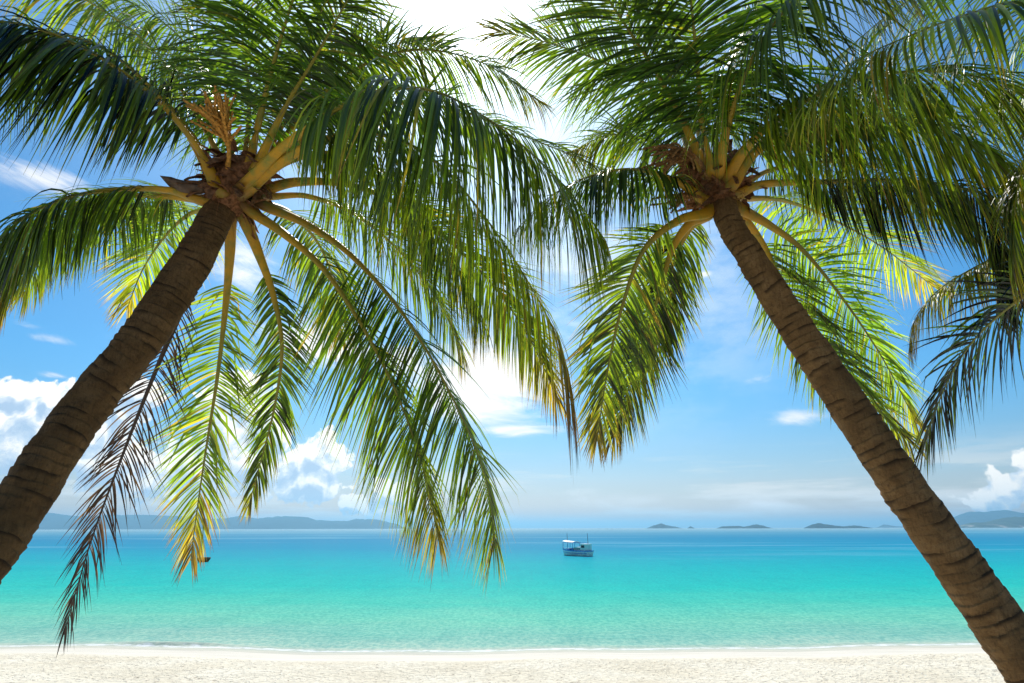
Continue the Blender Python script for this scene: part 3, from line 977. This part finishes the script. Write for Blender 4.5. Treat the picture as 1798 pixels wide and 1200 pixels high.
LEFT = [
    # big frond sweeping to the upper left, towards the viewer
    ([(386, 338, 4.85), (348, 262, 4.8), (275, 175, 4.6), (160, 92, 4.2), (20, 40, 3.8), (-140, 60, 3.4), (-270, 150, 3.2)], dict(lmax=1.15, droop=.55, n=115, start=.29, width=.036, shade=-.35)),
    ([(378, 326, 5.1), (335, 240, 5.1), (270, 160, 5.0), (180, 85, 4.9), (70, 60, 4.7), (-60, 110, 4.5), (-150, 200, 4.4)], dict(lmax=1.05, droop=.5, n=105, start=.24, age=.04, shade=-.3)),
    ([(398, 300, 5.2), (350, 210, 5.3), (275, 95, 5.4), (190, 25, 5.4), (90, -30, 5.3), (-20, -60, 5.2)], dict(lmax=.9, droop=.2, age=.10, start=.25)),
    # left, level
    ([(366, 356, 4.95), (300, 335, 4.8), (210, 333, 4.6), (110, 350, 4.35), (20, 400, 4.1), (-50, 500, 3.95), (-90, 610, 3.9)], dict(lmax=.85, droop=.48, n=110, start=.26, age=.03, shade=-.2)),
    ([(362, 350, 5.1), (290, 345, 5.15), (200, 345, 5.2), (110, 370, 5.2), (35, 440, 5.2), (-10, 540, 5.2)], dict(lmax=.80, droop=.40, start=.2, age=.12)),
    ([(370, 352, 5.2), (300, 340, 5.5), (220, 348, 5.8), (150, 380, 6.1), (80, 440, 6.3), (40, 520, 6.4)], dict(lmax=.8, droop=.24, start=.2, age=.05)),
    # behind the trunk, backlit glow added to its leaf tone
    ([(380, 365, 5.3), (335, 375, 5.7), (290, 415, 6.0), (250, 475, 6.2), (222, 545, 6.3)], dict(lmax=.75, droop=.10, age=.22, tip_age=.3, start=.16, n=80, shade=.5)),
    # dead hanging frond
    ([(392, 380, 5.25), (360, 440, 5.35), (318, 545, 5.4), (270, 660, 5.4), (215, 800, 5.35), (160, 950, 5.25), (112, 1115, 5.15)],
     dict(lmax=.62, droop=.11, age=.97, tip_age=.1, start=.25, n=75, width=.026, spread=52, missing=.10, label='dead dark brown frond hanging below the trunk', up=(-.2, 1, .1))),
    # hanging fronds
    ([(404, 385, 5.15), (404, 440, 5.3), (397, 530, 5.5), (382, 660, 5.6), (360, 800, 5.6), (342, 925, 5.55), (335, 985, 5.5)],
     dict(lmax=.78, shade=.15, droop=.06, age=.18, tip_age=.50, start=.24, n=95, spread=64, label='hanging frond turned yellow and orange at its tip', up=(-.6, .8, 0), dihedral=34)),
    ([(430, 385, 5.15), (452, 440, 5.3), (480, 520, 5.5), (495, 610, 5.6), (483, 710, 5.7), (458, 810, 5.7), (436, 890, 5.65)],
     dict(lmax=.56, droop=.08, age=.12, tip_age=.3, start=.24, n=95, spread=54, shade=-.1, up=(-.35, 1, .2), dihedral=20)),
    ([(440, 370, 5.0), (500, 412, 4.95), (570, 475, 4.95), (640, 580, 4.95), (700, 700, 5.0), (745, 830, 5.0), (770, 950, 5.0)],
     dict(lmax=1.0, droop=.13, age=.10, tip_age=.45, start=.25, n=110, spread=64, up=(-.50, .7, -.30), dihedral=32)),
    ([(465, 362, 5.1), (540, 395, 5.15), (620, 452, 5.2), (710, 555, 5.2), (790, 690, 5.2), (850, 830, 5.15), (870, 960, 5.1)],
     dict(lmax=1.1, droop=.10, age=.08, tip_age=.18, start=.28, n=120, spread=64, up=(-.56, .75, -.42), dihedral=34)),
    # behind, right and low
    ([(470, 345, 5.2), (540, 345, 5.5), (620, 375, 5.8), (700, 440, 6.0), (770, 530, 6.1), (815, 630, 6.1)], dict(lmax=.85, droop=.2, age=.1, start=.22)),
    ([(460, 355, 5.3), (510, 375, 5.8), (560, 430, 6.3), (590, 510, 6.6), (600, 600, 6.8)], dict(lmax=.8, droop=.18, age=.2, start=.2, n=80)),
    # the great curtain towards the sun side, nearest the viewer
    ([(425, 332, 4.9), (490, 265, 4.6), (570, 205, 4.2), (660, 162, 3.8), (760, 160, 3.5), (865, 215, 3.35), (950, 285, 3.3), (1015, 355, 3.3), (1065, 425, 3.35)],
     dict(lmax=1.28, droop=.60, n=160, start=.30, endlen=.2, width=.036, age=.05, tip_age=.15)),
    ([(420, 345, 4.95), (480, 295, 4.75), (560, 248, 4.5), (660, 235, 4.3), (760, 280, 4.2), (850, 380, 4.2), (930, 500, 4.25), (985, 610, 4.3), (1000, 700, 4.3)],
     dict(lmax=1.10, droop=.50, n=130, start=.28, age=.15, tip_age=.6, endlen=.6)),
    ([(430, 330, 5.0), (500, 285, 5.0), (580, 270, 5.0), (670, 300, 5.0), (750, 380, 5.0), (810, 480, 5.0), (850, 570, 5.0)], dict(lmax=1.05, droop=.45, n=115, start=.25, age=.06)),
    ([(420, 350, 5.1), (520, 320, 5.25), (640, 332, 5.35), (760, 400, 5.4), (860, 495, 5.4), (930, 595, 5.4), (978, 700, 5.4)],
     dict(lmax=.78, droop=.13, n=110, start=.35, age=.18, tip_age=.42, endlen=.55, up=(-.4, .9, .2), spread=58, label='frond with a yellow-brown tip hanging between the two palms')),
    # upright ones
    ([(432, 315, 5.0), (452, 225, 4.95), (478, 120, 4.8), (508, 20, 4.6), (540, -70, 4.4), (575, -140, 4.2)], dict(lmax=1.0, droop=.15, n=100, start=.22, spread=66, age=.04)),
    ([(425, 310, 5.2), (437, 210, 5.3), (432, 110, 5.4), (415, 20, 5.4), (390, -60, 5.3)], dict(lmax=1.05, droop=.14, n=100, start=.18, spread=68)),
    ([(415, 310, 5.3), (395, 220, 5.5), (360, 130, 5.7), (310, 60, 5.8), (240, 10, 5.8), (160, -20, 5.7)], dict(lmax=1.0, droop=.2, n=95, start=.2)),
    ([(445, 315, 5.2), (500, 215, 5.4), (570, 135, 5.5), (660, 85, 5.6), (760, 68, 5.6)], dict(lmax=.85, droop=.16, n=90, start=.3, age=.12)),
    ([(440, 325, 5.2), (520, 215, 5.4), (620, 125, 5.5), (730, 88, 5.5), (850, 112, 5.5), (955, 185, 5.5)], dict(lmax=.85, droop=.22, n=100, start=.3, age=.14)),
    ([(445, 335, 5.3), (540, 240, 5.6), (660, 185, 5.8), (790, 190, 5.9), (910, 235, 6.0), (1030, 285, 6.0), (1130, 335, 6.0)], dict(lmax=.85, droop=.22, n=105, start=.3, age=.1)),
    ([(438, 318, 5.0), (500, 190, 4.8), (560, 90, 4.6), (610, 0, 4.4), (650, -80, 4.2)], dict(lmax=.75, droop=.2, n=85, start=.35, age=.08)),
]
RIGHT = [
    # towards the left
    ([(1240, 352, 5.2), (1185, 318, 5.1), (1110, 298, 4.95), (1030, 312, 4.8), (960, 350, 4.7), (905, 405, 4.65)], dict(lmax=.80, droop=.5, n=100, start=.2, age=.06, shade=-.2)),
    ([(1228, 322, 5.3), (1190, 280, 5.5), (1130, 245, 5.7), (1065, 238, 5.8), (1005, 268, 5.9)], dict(lmax=.75, droop=.22, n=85, start=.2, age=.16)),
    ([(1244, 372, 5.15), (1190, 388, 5.0), (1130, 440, 4.9), (1092, 540, 4.85), (1066, 655, 4.85), (1048, 775, 4.85)], dict(lmax=.66, droop=.08, n=105, start=.27, age=.22, tip_age=.3, spread=58, up=(.2, 1, .3))),
    ([(1246, 375, 5.3), (1212, 392, 5.35), (1180, 440, 5.4), (1150, 540, 5.4), (1115, 650, 5.4), (1075, 770, 5.4)], dict(lmax=.72, droop=.09, n=110, start=.22, age=.14, tip_age=.35, spread=56, up=(-.2, 1, .5), shade=-.25)),
    ([(1246, 378, 5.5), (1210, 405, 5.8), (1180, 470, 6.0), (1160, 560, 6.1), (1140, 640, 6.1)], dict(lmax=.7, droop=.16, n=80, start=.2, age=.2)),
    ([(1224, 310, 5.4), (1190, 215, 5.7), (1130, 145, 5.9), (1040, 102, 6.0), (950, 72, 6.0), (870, 55, 6.0)], dict(lmax=.95, droop=.10, n=100, start=.3, age=.12, spread=58)),
    # upwards
    ([(1238, 300, 5.1), (1205, 225, 5.0), (1160, 140, 4.9), (1105, 55, 4.7), (1050, -25, 4.5), (995, -90, 4.3)], dict(lmax=1.0, droop=.12, n=105, start=.22, age=.04, spread=64)),
    ([(1250, 295, 5.0), (1232, 210, 4.9), (1224, 110, 4.7), (1214, 10, 4.5), (1206, -80, 4.3), (1200, -150, 4.1)], dict(lmax=1.0, droop=.12, n=105, start=.22, spread=68)),
    ([(1255, 300, 5.4), (1262, 200, 5.6), (1285, 110, 5.8), (1320, 30, 5.9), (1365, -40, 5.9)], dict(lmax=1.0, droop=.15, n=95, start=.2)),
    ([(1245, 300, 5.5), (1215, 190, 5.9), (1190, 90, 6.1), (1150, 0, 6.2), (1100, -70, 6.2)], dict(lmax=1.0, droop=.14, n=95, start=.25, age=.1)),
    ([(1262, 300, 5.0), (1282, 205, 4.6), (1325, 95, 4.2), (1390, 5, 3.8), (1470, -50, 3.5), (1560, -50, 3.2)], dict(lmax=1.15, droop=.36, n=110, start=.24, age=.03)),
    # right
    ([(1275, 318, 5.1), (1312, 258, 4.8), (1390, 192, 4.4), (1500, 142, 4.0), (1640, 125, 3.7), (1780, 155, 3.5), (1900, 230, 3.4)], dict(lmax=1.15, droop=.32, n=115, start=.2, age=.14, tip_age=.3)),
    ([(1280, 332, 5.1), (1330, 266, 4.9), (1430, 215, 4.7), (1560, 205, 4.5), (1690, 245, 4.4), (1810, 330, 4.3)], dict(lmax=1.1, droop=.34, n=110, start=.2, age=.18)),
    ([(1278, 325, 5.4), (1335, 250, 5.7), (1420, 190, 5.9), (1540, 165, 6.1), (1660, 185, 6.2)], dict(lmax=1.0, droop=.26, n=95, start=.2, age=.06)),
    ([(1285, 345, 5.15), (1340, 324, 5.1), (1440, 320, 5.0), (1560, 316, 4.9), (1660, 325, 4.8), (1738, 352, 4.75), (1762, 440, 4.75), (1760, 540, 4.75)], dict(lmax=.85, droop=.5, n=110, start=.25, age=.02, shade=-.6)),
    ([(1290, 338, 5.5), (1350, 300, 5.9), (1450, 285, 6.2), (1560, 300, 6.5), (1660, 350, 6.7), (1740, 430, 6.8)], dict(lmax=.85, droop=.3, n=90, start=.2, age=.05, shade=-.4)),
    ([(1295, 348, 5.5), (1375, 352, 6.0), (1460, 385, 6.4), (1550, 435, 6.7), (1640, 505, 6.9)], dict(lmax=.9, droop=.10, n=90, start=.2, age=.22, tip_age=.25, shade=.6, label='yellow-green frond glowing against the sun')),  # its glow is raised through a brighter leaf tone
    ([(1293, 362, 5.2), (1350, 395, 5.4), (1410, 440, 5.6), (1480, 525, 5.8), (1550, 630, 5.9), (1610, 745, 5.9)], dict(lmax=.75, droop=.08, n=100, start=.22, age=.12, spread=58, shade=.4, up=(-.2, 1, .35))),
    ([(1290, 368, 5.25), (1335, 425, 5.5), (1375, 500, 5.7), (1440, 600, 5.8), (1520, 700, 5.8), (1600, 780, 5.8)], dict(lmax=.75, droop=.14, n=100, start=.22, age=.1, spread=58, up=(.4, .8, .5))),
]
THIRD = [
    ([(2060, 330, 4.6), (1960, 410, 4.4), (1860, 480, 4.3), (1765, 545, 4.25), (1700, 610, 4.2), (1655, 690, 4.2), (1622, 785, 4.2)], dict(lmax=.75, droop=.12, n=85, start=.3, spread=58, up=(-.3, .9, .5), shade=-.55)),
    ([(2050, 320, 4.8), (1950, 380, 4.9), (1840, 415, 5.0), (1735, 458, 5.1), (1650, 508, 5.2), (1608, 560, 5.2), (1596, 615, 5.2)], dict(lmax=.62, droop=.3, n=85, start=.35, age=.36, tip_age=.25, label='yellowing arched frond tip')),
    ([(2050, 300, 4.5), (1960, 235, 4.2), (1870, 225, 4.0), (1805, 275, 3.9), (1782, 370, 3.9), (1780, 480, 3.9)], dict(lmax=.75, droop=.34, n=95, start=.3, age=.1)),
    ([(2070, 250, 4.4), (1990, 120, 4.0), (1900, 40, 3.7), (1798, 5, 3.4), (1700, 25, 3.2), (1600, 62, 3.1), (1500, 108, 3.0), (1420, 175, 3.0)], dict(lmax=.95, droop=.24, n=110, start=.25, age=.03, spread=50)),
    ([(2060, 250, 4.8), (1960, 90, 4.8), (1840, -10, 4.7), (1700, -40, 4.6), (1590, 5, 4.5), (1490, 85, 4.5), (1415, 150, 4.5)], dict(lmax=.9, droop=.24, n=100, start=.3, age=.05)),
    ([(2060, 310, 5.0), (1960, 250, 5.2), (1860, 268, 5.4), (1785, 340, 5.5), (1735, 450, 5.5)], dict(lmax=.85, droop=.4, n=95, start=.25, age=.06, shade=-.5)),
    ([(2090, 290, 4.8), (2160, 200, 4.9), (2270, 170, 5.0), (2400, 230, 5.1), (2490, 340, 5.1)], dict(lmax=.95, droop=.3, n=90, start=.22)),
    ([(2085, 280, 5.0), (2110, 160, 5.3), (2160, 40, 5.5), (2240, -50, 5.6), (2340, -90, 5.6)], dict(lmax=.95, droop=.2, n=90, start=.22)),
    ([(2095, 320, 4.9), (2180, 310, 5.1), (2280, 370, 5.3), (2360, 480, 5.4), (2400, 610, 5.4)], dict(lmax=.85, droop=.2, n=90, start=.22, age=.1)),
    ([(2095, 335, 5.1), (2150, 390, 5.4), (2200, 490, 5.6), (2230, 610, 5.7), (2240, 730, 5.7)], dict(lmax=.8, droop=.12, n=85, start=.24, age=.15, up=(0, 1, .3))),
    ([(2060, 290, 4.9), (1980, 190, 5.2), (1890, 140, 5.4), (1790, 150, 5.6), (1700, 200, 5.7)], dict(lmax=.95, droop=.26, n=90, start=.25, age=.14)),
]

left = palm('tall coconut palm with an orange flower spike, its trunk leaning in from the left edge',
            [(404, 340, 5.05, 47), (386, 370, 5.0, 49), (351, 437, 4.85, 58), (309, 505, 4.7, 66), (244, 600, 4.4, 71), (163, 700, 4.15, 76), (98, 790, 3.9, 80), (26, 900, 3.65, 86),
             (-50, 1005, 3.4, 93), (-150, 1130, 3.2, 102)],
            [(tuple(P(-280, 1290, 3.1)), .35), (tuple(P(-385, 1430, 3.05)), .39), (tuple(P(-460, 1540, 3.0)), .46)], (410, 320, 5.1), LEFT, 5)
right = palm('coconut palm with drooping brown flower stalks, its trunk leaning in from the lower right corner',
             [(1262, 335, 5.25, 42), (1269, 358, 5.2, 43), (1284, 398, 5.1, 44), (1320, 455, 5.0, 46), (1364, 525, 4.9, 51), (1414, 600, 4.8, 56), (1481, 700, 4.6, 62), (1548, 800, 4.4, 69), (1589, 860, 4.3, 74),
              (1687, 1000, 4.1, 82), (1757, 1100, 3.95, 88), (1830, 1200, 3.8, 94), (1905, 1310, 3.65, 102)],
             [(tuple(P(1970, 1410, 3.55)), .42), (tuple(P(2010, 1480, 3.5)), .50)], (1260, 315, 5.25), RIGHT, 8, M_BARK_B)
third = palm('palm standing beyond the right edge, only its dark hanging fronds in view',
             [(2075, 300, 4.75, 58), (2090, 350, 4.72, 60), (2130, 500, 4.65, 66), (2190, 700, 4.6, 72), (2265, 950, 4.5, 82), (2340, 1180, 4.4, 92)],
             [(tuple(P(2390, 1330, 4.35)), .46)], (2070, 290, 4.7), THIRD, 13)

rg = np.random.default_rng(21)
tips = [P(374 + rg.normal(0, 8) + (k - 17) * 2.6, 168 + abs(k - 19) * 1.7 + rg.uniform(-18, 30), 4.7 + rg.uniform(-.15, .15)) for k in list(range(34)) + list(range(4, 30, 2))]
flower_cluster(left, W([(400, 300, 4.9), (402, 262, 4.8), (396, 226, 4.75)]), tips, M_FLOWER, 1, 'dry orange flower spike fanning upwards')
spathe(left, P(372, 332, 4.9), P(281, 309, 4.75), .085, 'dark pointed boat-shaped flower sheath')
tips = [P(1180 + rg.normal(0, 26), 275 + rg.uniform(-22, 34), 5.0 + rg.uniform(-.15, .15)) for k in range(36)]
flower_cluster(right, W([(1248, 318, 5.1), (1220, 275, 5.0), (1178, 256, 5.0)]), tips, M_FLOWER_R, 2, 'brown drooping flower stalks')
tips = [P(1180 + rg.normal(0, 18), 355 + rg.uniform(-10, 20), 5.2 + rg.uniform(-.1, .1)) for k in range(14)]
flower_cluster(right, W([(1250, 350, 5.2), (1225, 345, 5.15), (1200, 345, 5.15)]), tips, M_FLOWER_R, 4, 'dried brown flower remains below the left leaf bases')


# ------------------------------------------------------------------ boats
def local(root_loc, yaw):
    ca, sa = math.cos(yaw), math.sin(yaw)

    def f(v):
        return v @ np.array([[ca, sa, 0], [-sa, ca, 0], [0, 0, 1]])
    return f


def sea_point(x, y):
    r = ray(x, y)
    k = -EYE / r.z
    return Vector((r.x * k, r.y * k, 0.0))


def hull(L, B, hs, hb, bands, name, mats, root, xf, nx=26):
    """boat hull, stern at x=-L/2, bow at +L/2; bands = list of (fraction of height, material)"""
    fr = [0.0] + [b[0] for b in bands]
    pv, f, mi = [], [], []
    rows = len(fr)
    for i in range(nx):
        u = i / (nx - 1)
        x = -L / 2 + L * u
        bw = B / 2 * (0.86 + 0.14 * min(1, u / .35)) * (1 - max(0, (u - .5) / .5) ** 2.2)
        top = hs + (hb - hs) * max(0, (u - .3) / .7) ** 1.8
        for sgn in (-1, 1):
            for q in fr:
                z = -0.25 + (top + 0.25) * q
                wq = bw * (0.55 + 0.45 * q ** 0.6)
                xx = x + (0.5 * q * max(0, u - .6) / .4 if u > .6 else 0) - (0.15 * q if i == 0 else 0)
                pv.append((xx, sgn * max(wq, 0.012), z))
    st = 2 * rows
    for i in range(nx - 1):
        for s in (0, 1):
            for r in range(rows - 1):
                a = i * st + s * rows + r
                q = (a, a + st, a + st + 1, a + 1)
                f.append(q if s == 0 else q[::-1])
                mi.append(bands[r][1])
    for r in range(rows - 1):                       # transom
        f.append((r, r + 1, rows + r + 1, rows + r)); mi.append(bands[r][2])
    for i in range(nx - 1):                         # deck
        a, b = i * st + rows - 2, i * st + 2 * rows - 2
        f.append((a, a + st, b + st, b)); mi.append(bands[-1][1])
    return mesh_obj(name, xf(np.array(pv)), f, mats, root, False, mat_idx=mi)


M_WHITE = plain('boat_white', (.78, .79, .77), 0.5, 0.4, .08)
M_CREAM = plain('boat_cream', (.80, .79, .68), 0.6, 0.3, .12, 3)
M_BLUE = plain('boat_blue', (.03, .24, .55), 0.5, 0.4, .25, 3)
M_PALEBLUE = plain('boat_pale_blue', (.55, .74, .86), 0.5, 0.4, .2, 3)
M_GREEN = plain('boat_green', (.62, .70, .60), 0.6, 0.3, .25, 3)
M_DARK = plain('boat_dark', (.035, .035, .04), 0.6, 0.3, .3)
M_WOOD = plain('boat_wood', (.20, .11, .06), 0.7, 0.3, .3, 3)
M_ROPE = plain('boat_pole', (.10, .09, .07), 0.7, 0.3, .3)
M_BASKET = plain('woven_basket', (.17, .075, .03), 0.8, 0.2, .4, 6)


def fishing_boat():
    loc = sea_point(1013, 976.5)
    r = empty('fishing_boat', loc)
    tag(r, 'blue and white wooden fishing boat with white awning and two masts', 'boat')
    yaw = math.radians(90 + 47) + math.atan2(-loc.x, loc.y)
    xf = local(loc, yaw)
    L, B = 6.4, 2.3
    hull(L, B, 0.92, 1.15, [(.25, 0, 0), (.52, 1, 1), (.60, 3, 3), (.69, 4, 3), (.80, 3, 3), (.92, 2, 3), (1.0, 4, 4)], 'hull', [M_DARK, M_GREEN, M_PALEBLUE, M_CREAM, M_BLUE], r, xf)
    b = Bag()
    b.box((-L / 2 + 0.05, 0, 0.99), (0.40, B * .98, 0.09), 0)
    for s in (-1, 1):
        b.box((-.4, s * 1.10, 1.0), (L * .72, 0.09, 0.10), 0)
    b.build('gunwale', M_BLUE, r, xf=xf)
    # wheelhouse at the stern
    wh = Bag()
    wh.box((-2.35, 0, 1.52), (1.25, 1.75, 1.16), 0)
    for s in (-1, 1):
        wh.box((-2.35, s * .882, 1.72), (0.8, 0.03, 0.42), 1)
    w = wh.build('wheelhouse', [M_CREAM, M_DARK], r, xf=xf)
    rb = Bag(); rb.box((-2.35, 0, 2.14), (1.5, 1.95, 0.07), 0); rb.build('roof', M_WHITE, w, xf=xf)
    db = Bag(); db.box((-2.985, .05, 1.45), (0.03, .5, .9), 0); db.build('door', M_CREAM, w, xf=xf)
    # low deck house
    dh = Bag()
    dh.box((-0.85, 0, 1.22), (1.6, 1.6, 0.62), 0)
    for s in (-1, 1):
        for k in range(3):
            dh.box((-1.35 + k * .5, s * .81, 1.28), (.28, .03, .26), 1)
    d = dh.build('deck_house', [M_CREAM, M_DARK], r, xf=xf)
    rb = Bag(); rb.box((-0.85, 0, 1.56), (1.8, 1.8, 0.07), 0); rb.build('roof', M_WHITE, d, xf=xf)
    # awning on posts
    aw = Bag()
    n = 9
    vv, ff = [], []
    for i in range(n):
        u = i / (n - 1)
        for j in range(7):
            v = j / 6
            z = 2.44 + 0.16 * math.sin(math.pi * v) - 0.05 * math.sin(math.pi * u) + 0.18 * u
            vv.append((0.1 + 2.6 * u, -1.0 + 2.0 * v, z))
    m = len(vv)
    vv += [(x, y, z - 0.05) for x, y, z in vv]
    for i in range(n - 1):
        for j in range(6):
            a = i * 7 + j
            ff += [(a, a + 7, a + 8, a + 1), (a + m, a + 1 + m, a + 8 + m, a + 7 + m)]
    for i in range(n - 1):
        for j in (0, 6):
            a = i * 7 + j
            ff.append((a, a + 7, a + 7 + m, a + m) if j else (a, a + m, a + 7 + m, a + 7))
    for j in range(6):
        for i in (0, n - 1):
            a = i * 7 + j
            ff.append((a, a + 1, a + 1 + m, a + m))
    aw.add(vv, ff)
    aw.build('awning', M_WHITE, r, xf=xf)
    fb = Bag()
    for s in (-1, 1):
        fb.box((0.4, s * 0.98, 2.33), (4.6, 0.06, 0.07))
        for x in (0.15, 1.4, 2.6):
            fb.box((x, s * .97, 1.70), (0.06, 0.06, 1.25))
    fb.build('awning_frame', M_BLUE, r, xf=xf)
    for x, y0, zt in ((2.35, 0, 4.0), (-2.35, -.6, 4.05)):
        mb = Bag(); mb.tube([(x, y0, 0.95), (x, y0, 2.4), (x + .05, y0, zt)], [.055, .05, .035], 6); mb.build('mast', M_ROPE, r, xf=xf)
    # gear and floats at the bow
    for k, (x, y, z, c) in enumerate([(3.0, -.25, 1.25, 0), (3.35, 0.1, 1.33, 0), (2.7, -.6, 1.2, 0), (2.3, -.85, 1.18, 0), (1.7, -1.0, 1.14, 1), (1.2, -1.02, 1.1, 0)]):
        q = Bag()
        rows, cols = 7, 10
        v = [(x + .15 * math.sin(math.pi * i / (rows - 1)) * math.cos(6.283 * j / cols), y + .15 * math.sin(math.pi * i / (rows - 1)) * math.sin(6.283 * j / cols), z + .15 * math.cos(math.pi * i / (rows - 1))) for i in range(rows) for j in range(cols)]
        f = [(i * cols + j, (i + 1) * cols + j, (i + 1) * cols + (j + 1) % cols, i * cols + (j + 1) % cols) for i in range(rows - 1) for j in range(cols)]
        q.add(v, f); q.build('float', [M_WHITE, M_WOOD][c], r, True, xf=xf)
    g = Bag()
    for k in range(5):
        g.box((0.4 + .4 * k, -.5 + .2 * (k % 3), 1.12 + .06 * (k % 2)), (.36, .42, .36), k % 2, rz=.3 * k, taper=.9)
    g.build('deck_gear', [M_BLUE, M_DARK], r, xf=xf)
    return r


fishing_boat()


def small_boat(x, y, L, yaw, label, mats, sail=None, group='far boats on the horizon'):
    loc = sea_point(x, y)
    r = empty('far_boat' if not sail else 'sailing_boat', loc)
    tag(r, label, 'boat', group)
    xf = local(loc, yaw)
    hull(L, L * .3, L * .1, L * .16, [(.4, 0, 0), (1.0, 1, 1)], 'hull', mats, r, xf, 14)
    if sail:
        b = Bag()
        b.tube([(0, 0, 0), (0, 0, L * 1.15)], [.12, .08], 6); b.build('mast', M_ROPE, r, xf=xf)
        s = Bag()
        v = [(-L * .45, .03, L * .2), (0.1, .03, L * .2), (0.1, .03, L * 1.1), (-L * .45, -.03, L * .2), (0.1, -.03, L * .2), (0.1, -.03, L * 1.1)]
        s.add(v, [(0, 1, 2), (5, 4, 3), (0, 3, 4, 1), (1, 4, 5, 2), (2, 5, 3, 0)]); s.build('sail', M_WHITE, r, xf=xf)
    else:
        b = Bag()
        b.box((-L * .15, 0, L * .2), (L * .35, L * .2, L * .18), 0); b.build('cabin', mats[1], r, xf=xf)
    return r


small_boat(1067, 929.3, 5.5, .2, 'far dark boat speck on the horizon, left one of two close together', [M_DARK, M_WOOD])
small_boat(1075, 929.4, 5.5, .1, 'far dark boat speck on the horizon, right one of two close together', [M_DARK, M_WOOD])
small_boat(1523, 926.6, 6.0, .1, 'far dark boat speck below the tail of the dark green island', [M_DARK, M_WOOD])
small_boat(461, 928.9, 9.0, .5, 'tiny white sailing boat below the long blue mountain range', [M_WHITE, M_WHITE], sail=True)
small_boat(497, 931.6, 4.0, .1, 'tiny pale open boat on the water below the long blue mountain range', [M_CREAM, M_WHITE])


def basket_boat():
    loc = sea_point(357, 987)
    r = empty('basket_boat', loc)
    tag(r, 'small round brown basket boat floating behind the yellow frond tip', 'boat')
    n, prof = 28, [(.35, -.15), (.72, .05), (.92, .35), (.98, .62), (.93, .62), (.86, .35), (.65, .12), (.02, .06)]
    v = [(a * math.cos(6.2832 * j / n), a * math.sin(6.2832 * j / n), z) for a, z in prof for j in range(n)]
    f = [(i * n + j, i * n + (j + 1) % n, (i + 1) * n + (j + 1) % n, (i + 1) * n + j) for i in range(len(prof) - 1) for j in range(n)]
    b = Bag(); b.add(v, f); b.build('hull', M_BASKET, r, True)
    q = Bag(); q.tube([(.97 * math.cos(a), .97 * math.sin(a), .63) for a in np.linspace(0, 6.2832, 30)], .045, 6); q.build('rim', M_WOOD, r, True)
    s = Bag(); s.box((0, 0, .50), (1.72, .28, .05)); s.build('thwart', M_WOOD, r)


basket_boat()


# ------------------------------------------------------------------ air
def haze():
    m, t, out = new_mat('sea_haze')
    v = t.n('ShaderNodeVolumePrincipled')
    v.inputs['Color'].default_value = (.36, .74, 1.0, 1)
    v.inputs['Density'].default_value = 1.3e-4
    v.inputs['Anisotropy'].default_value = 0.45
    t.t.links.new(v.outputs[0], out.inputs['Volume'])
    b = Bag()
    b.box((0, 23000, 120.0), (100000, 52000, 0.0), 0)
    x0, x1, y0, y1, z0, z1 = -49000, 49000, -900, 49500, -12.0, 260.0
    b = Bag()
    b.add([(x0, y0, z0), (x1, y0, z0), (x1, y1, z0), (x0, y1, z0), (x0, y0, z1), (x1, y0, z1), (x1, y1, z1), (x0, y1, z1)],
          [(3, 2, 1, 0), (4, 5, 6, 7), (0, 1, 5, 4), (1, 2, 6, 5), (2, 3, 7, 6), (3, 0, 4, 7)])
    o = b.build('haze', m)
    tag(o, 'thin blue sea haze in the air', kind='stuff')


haze()
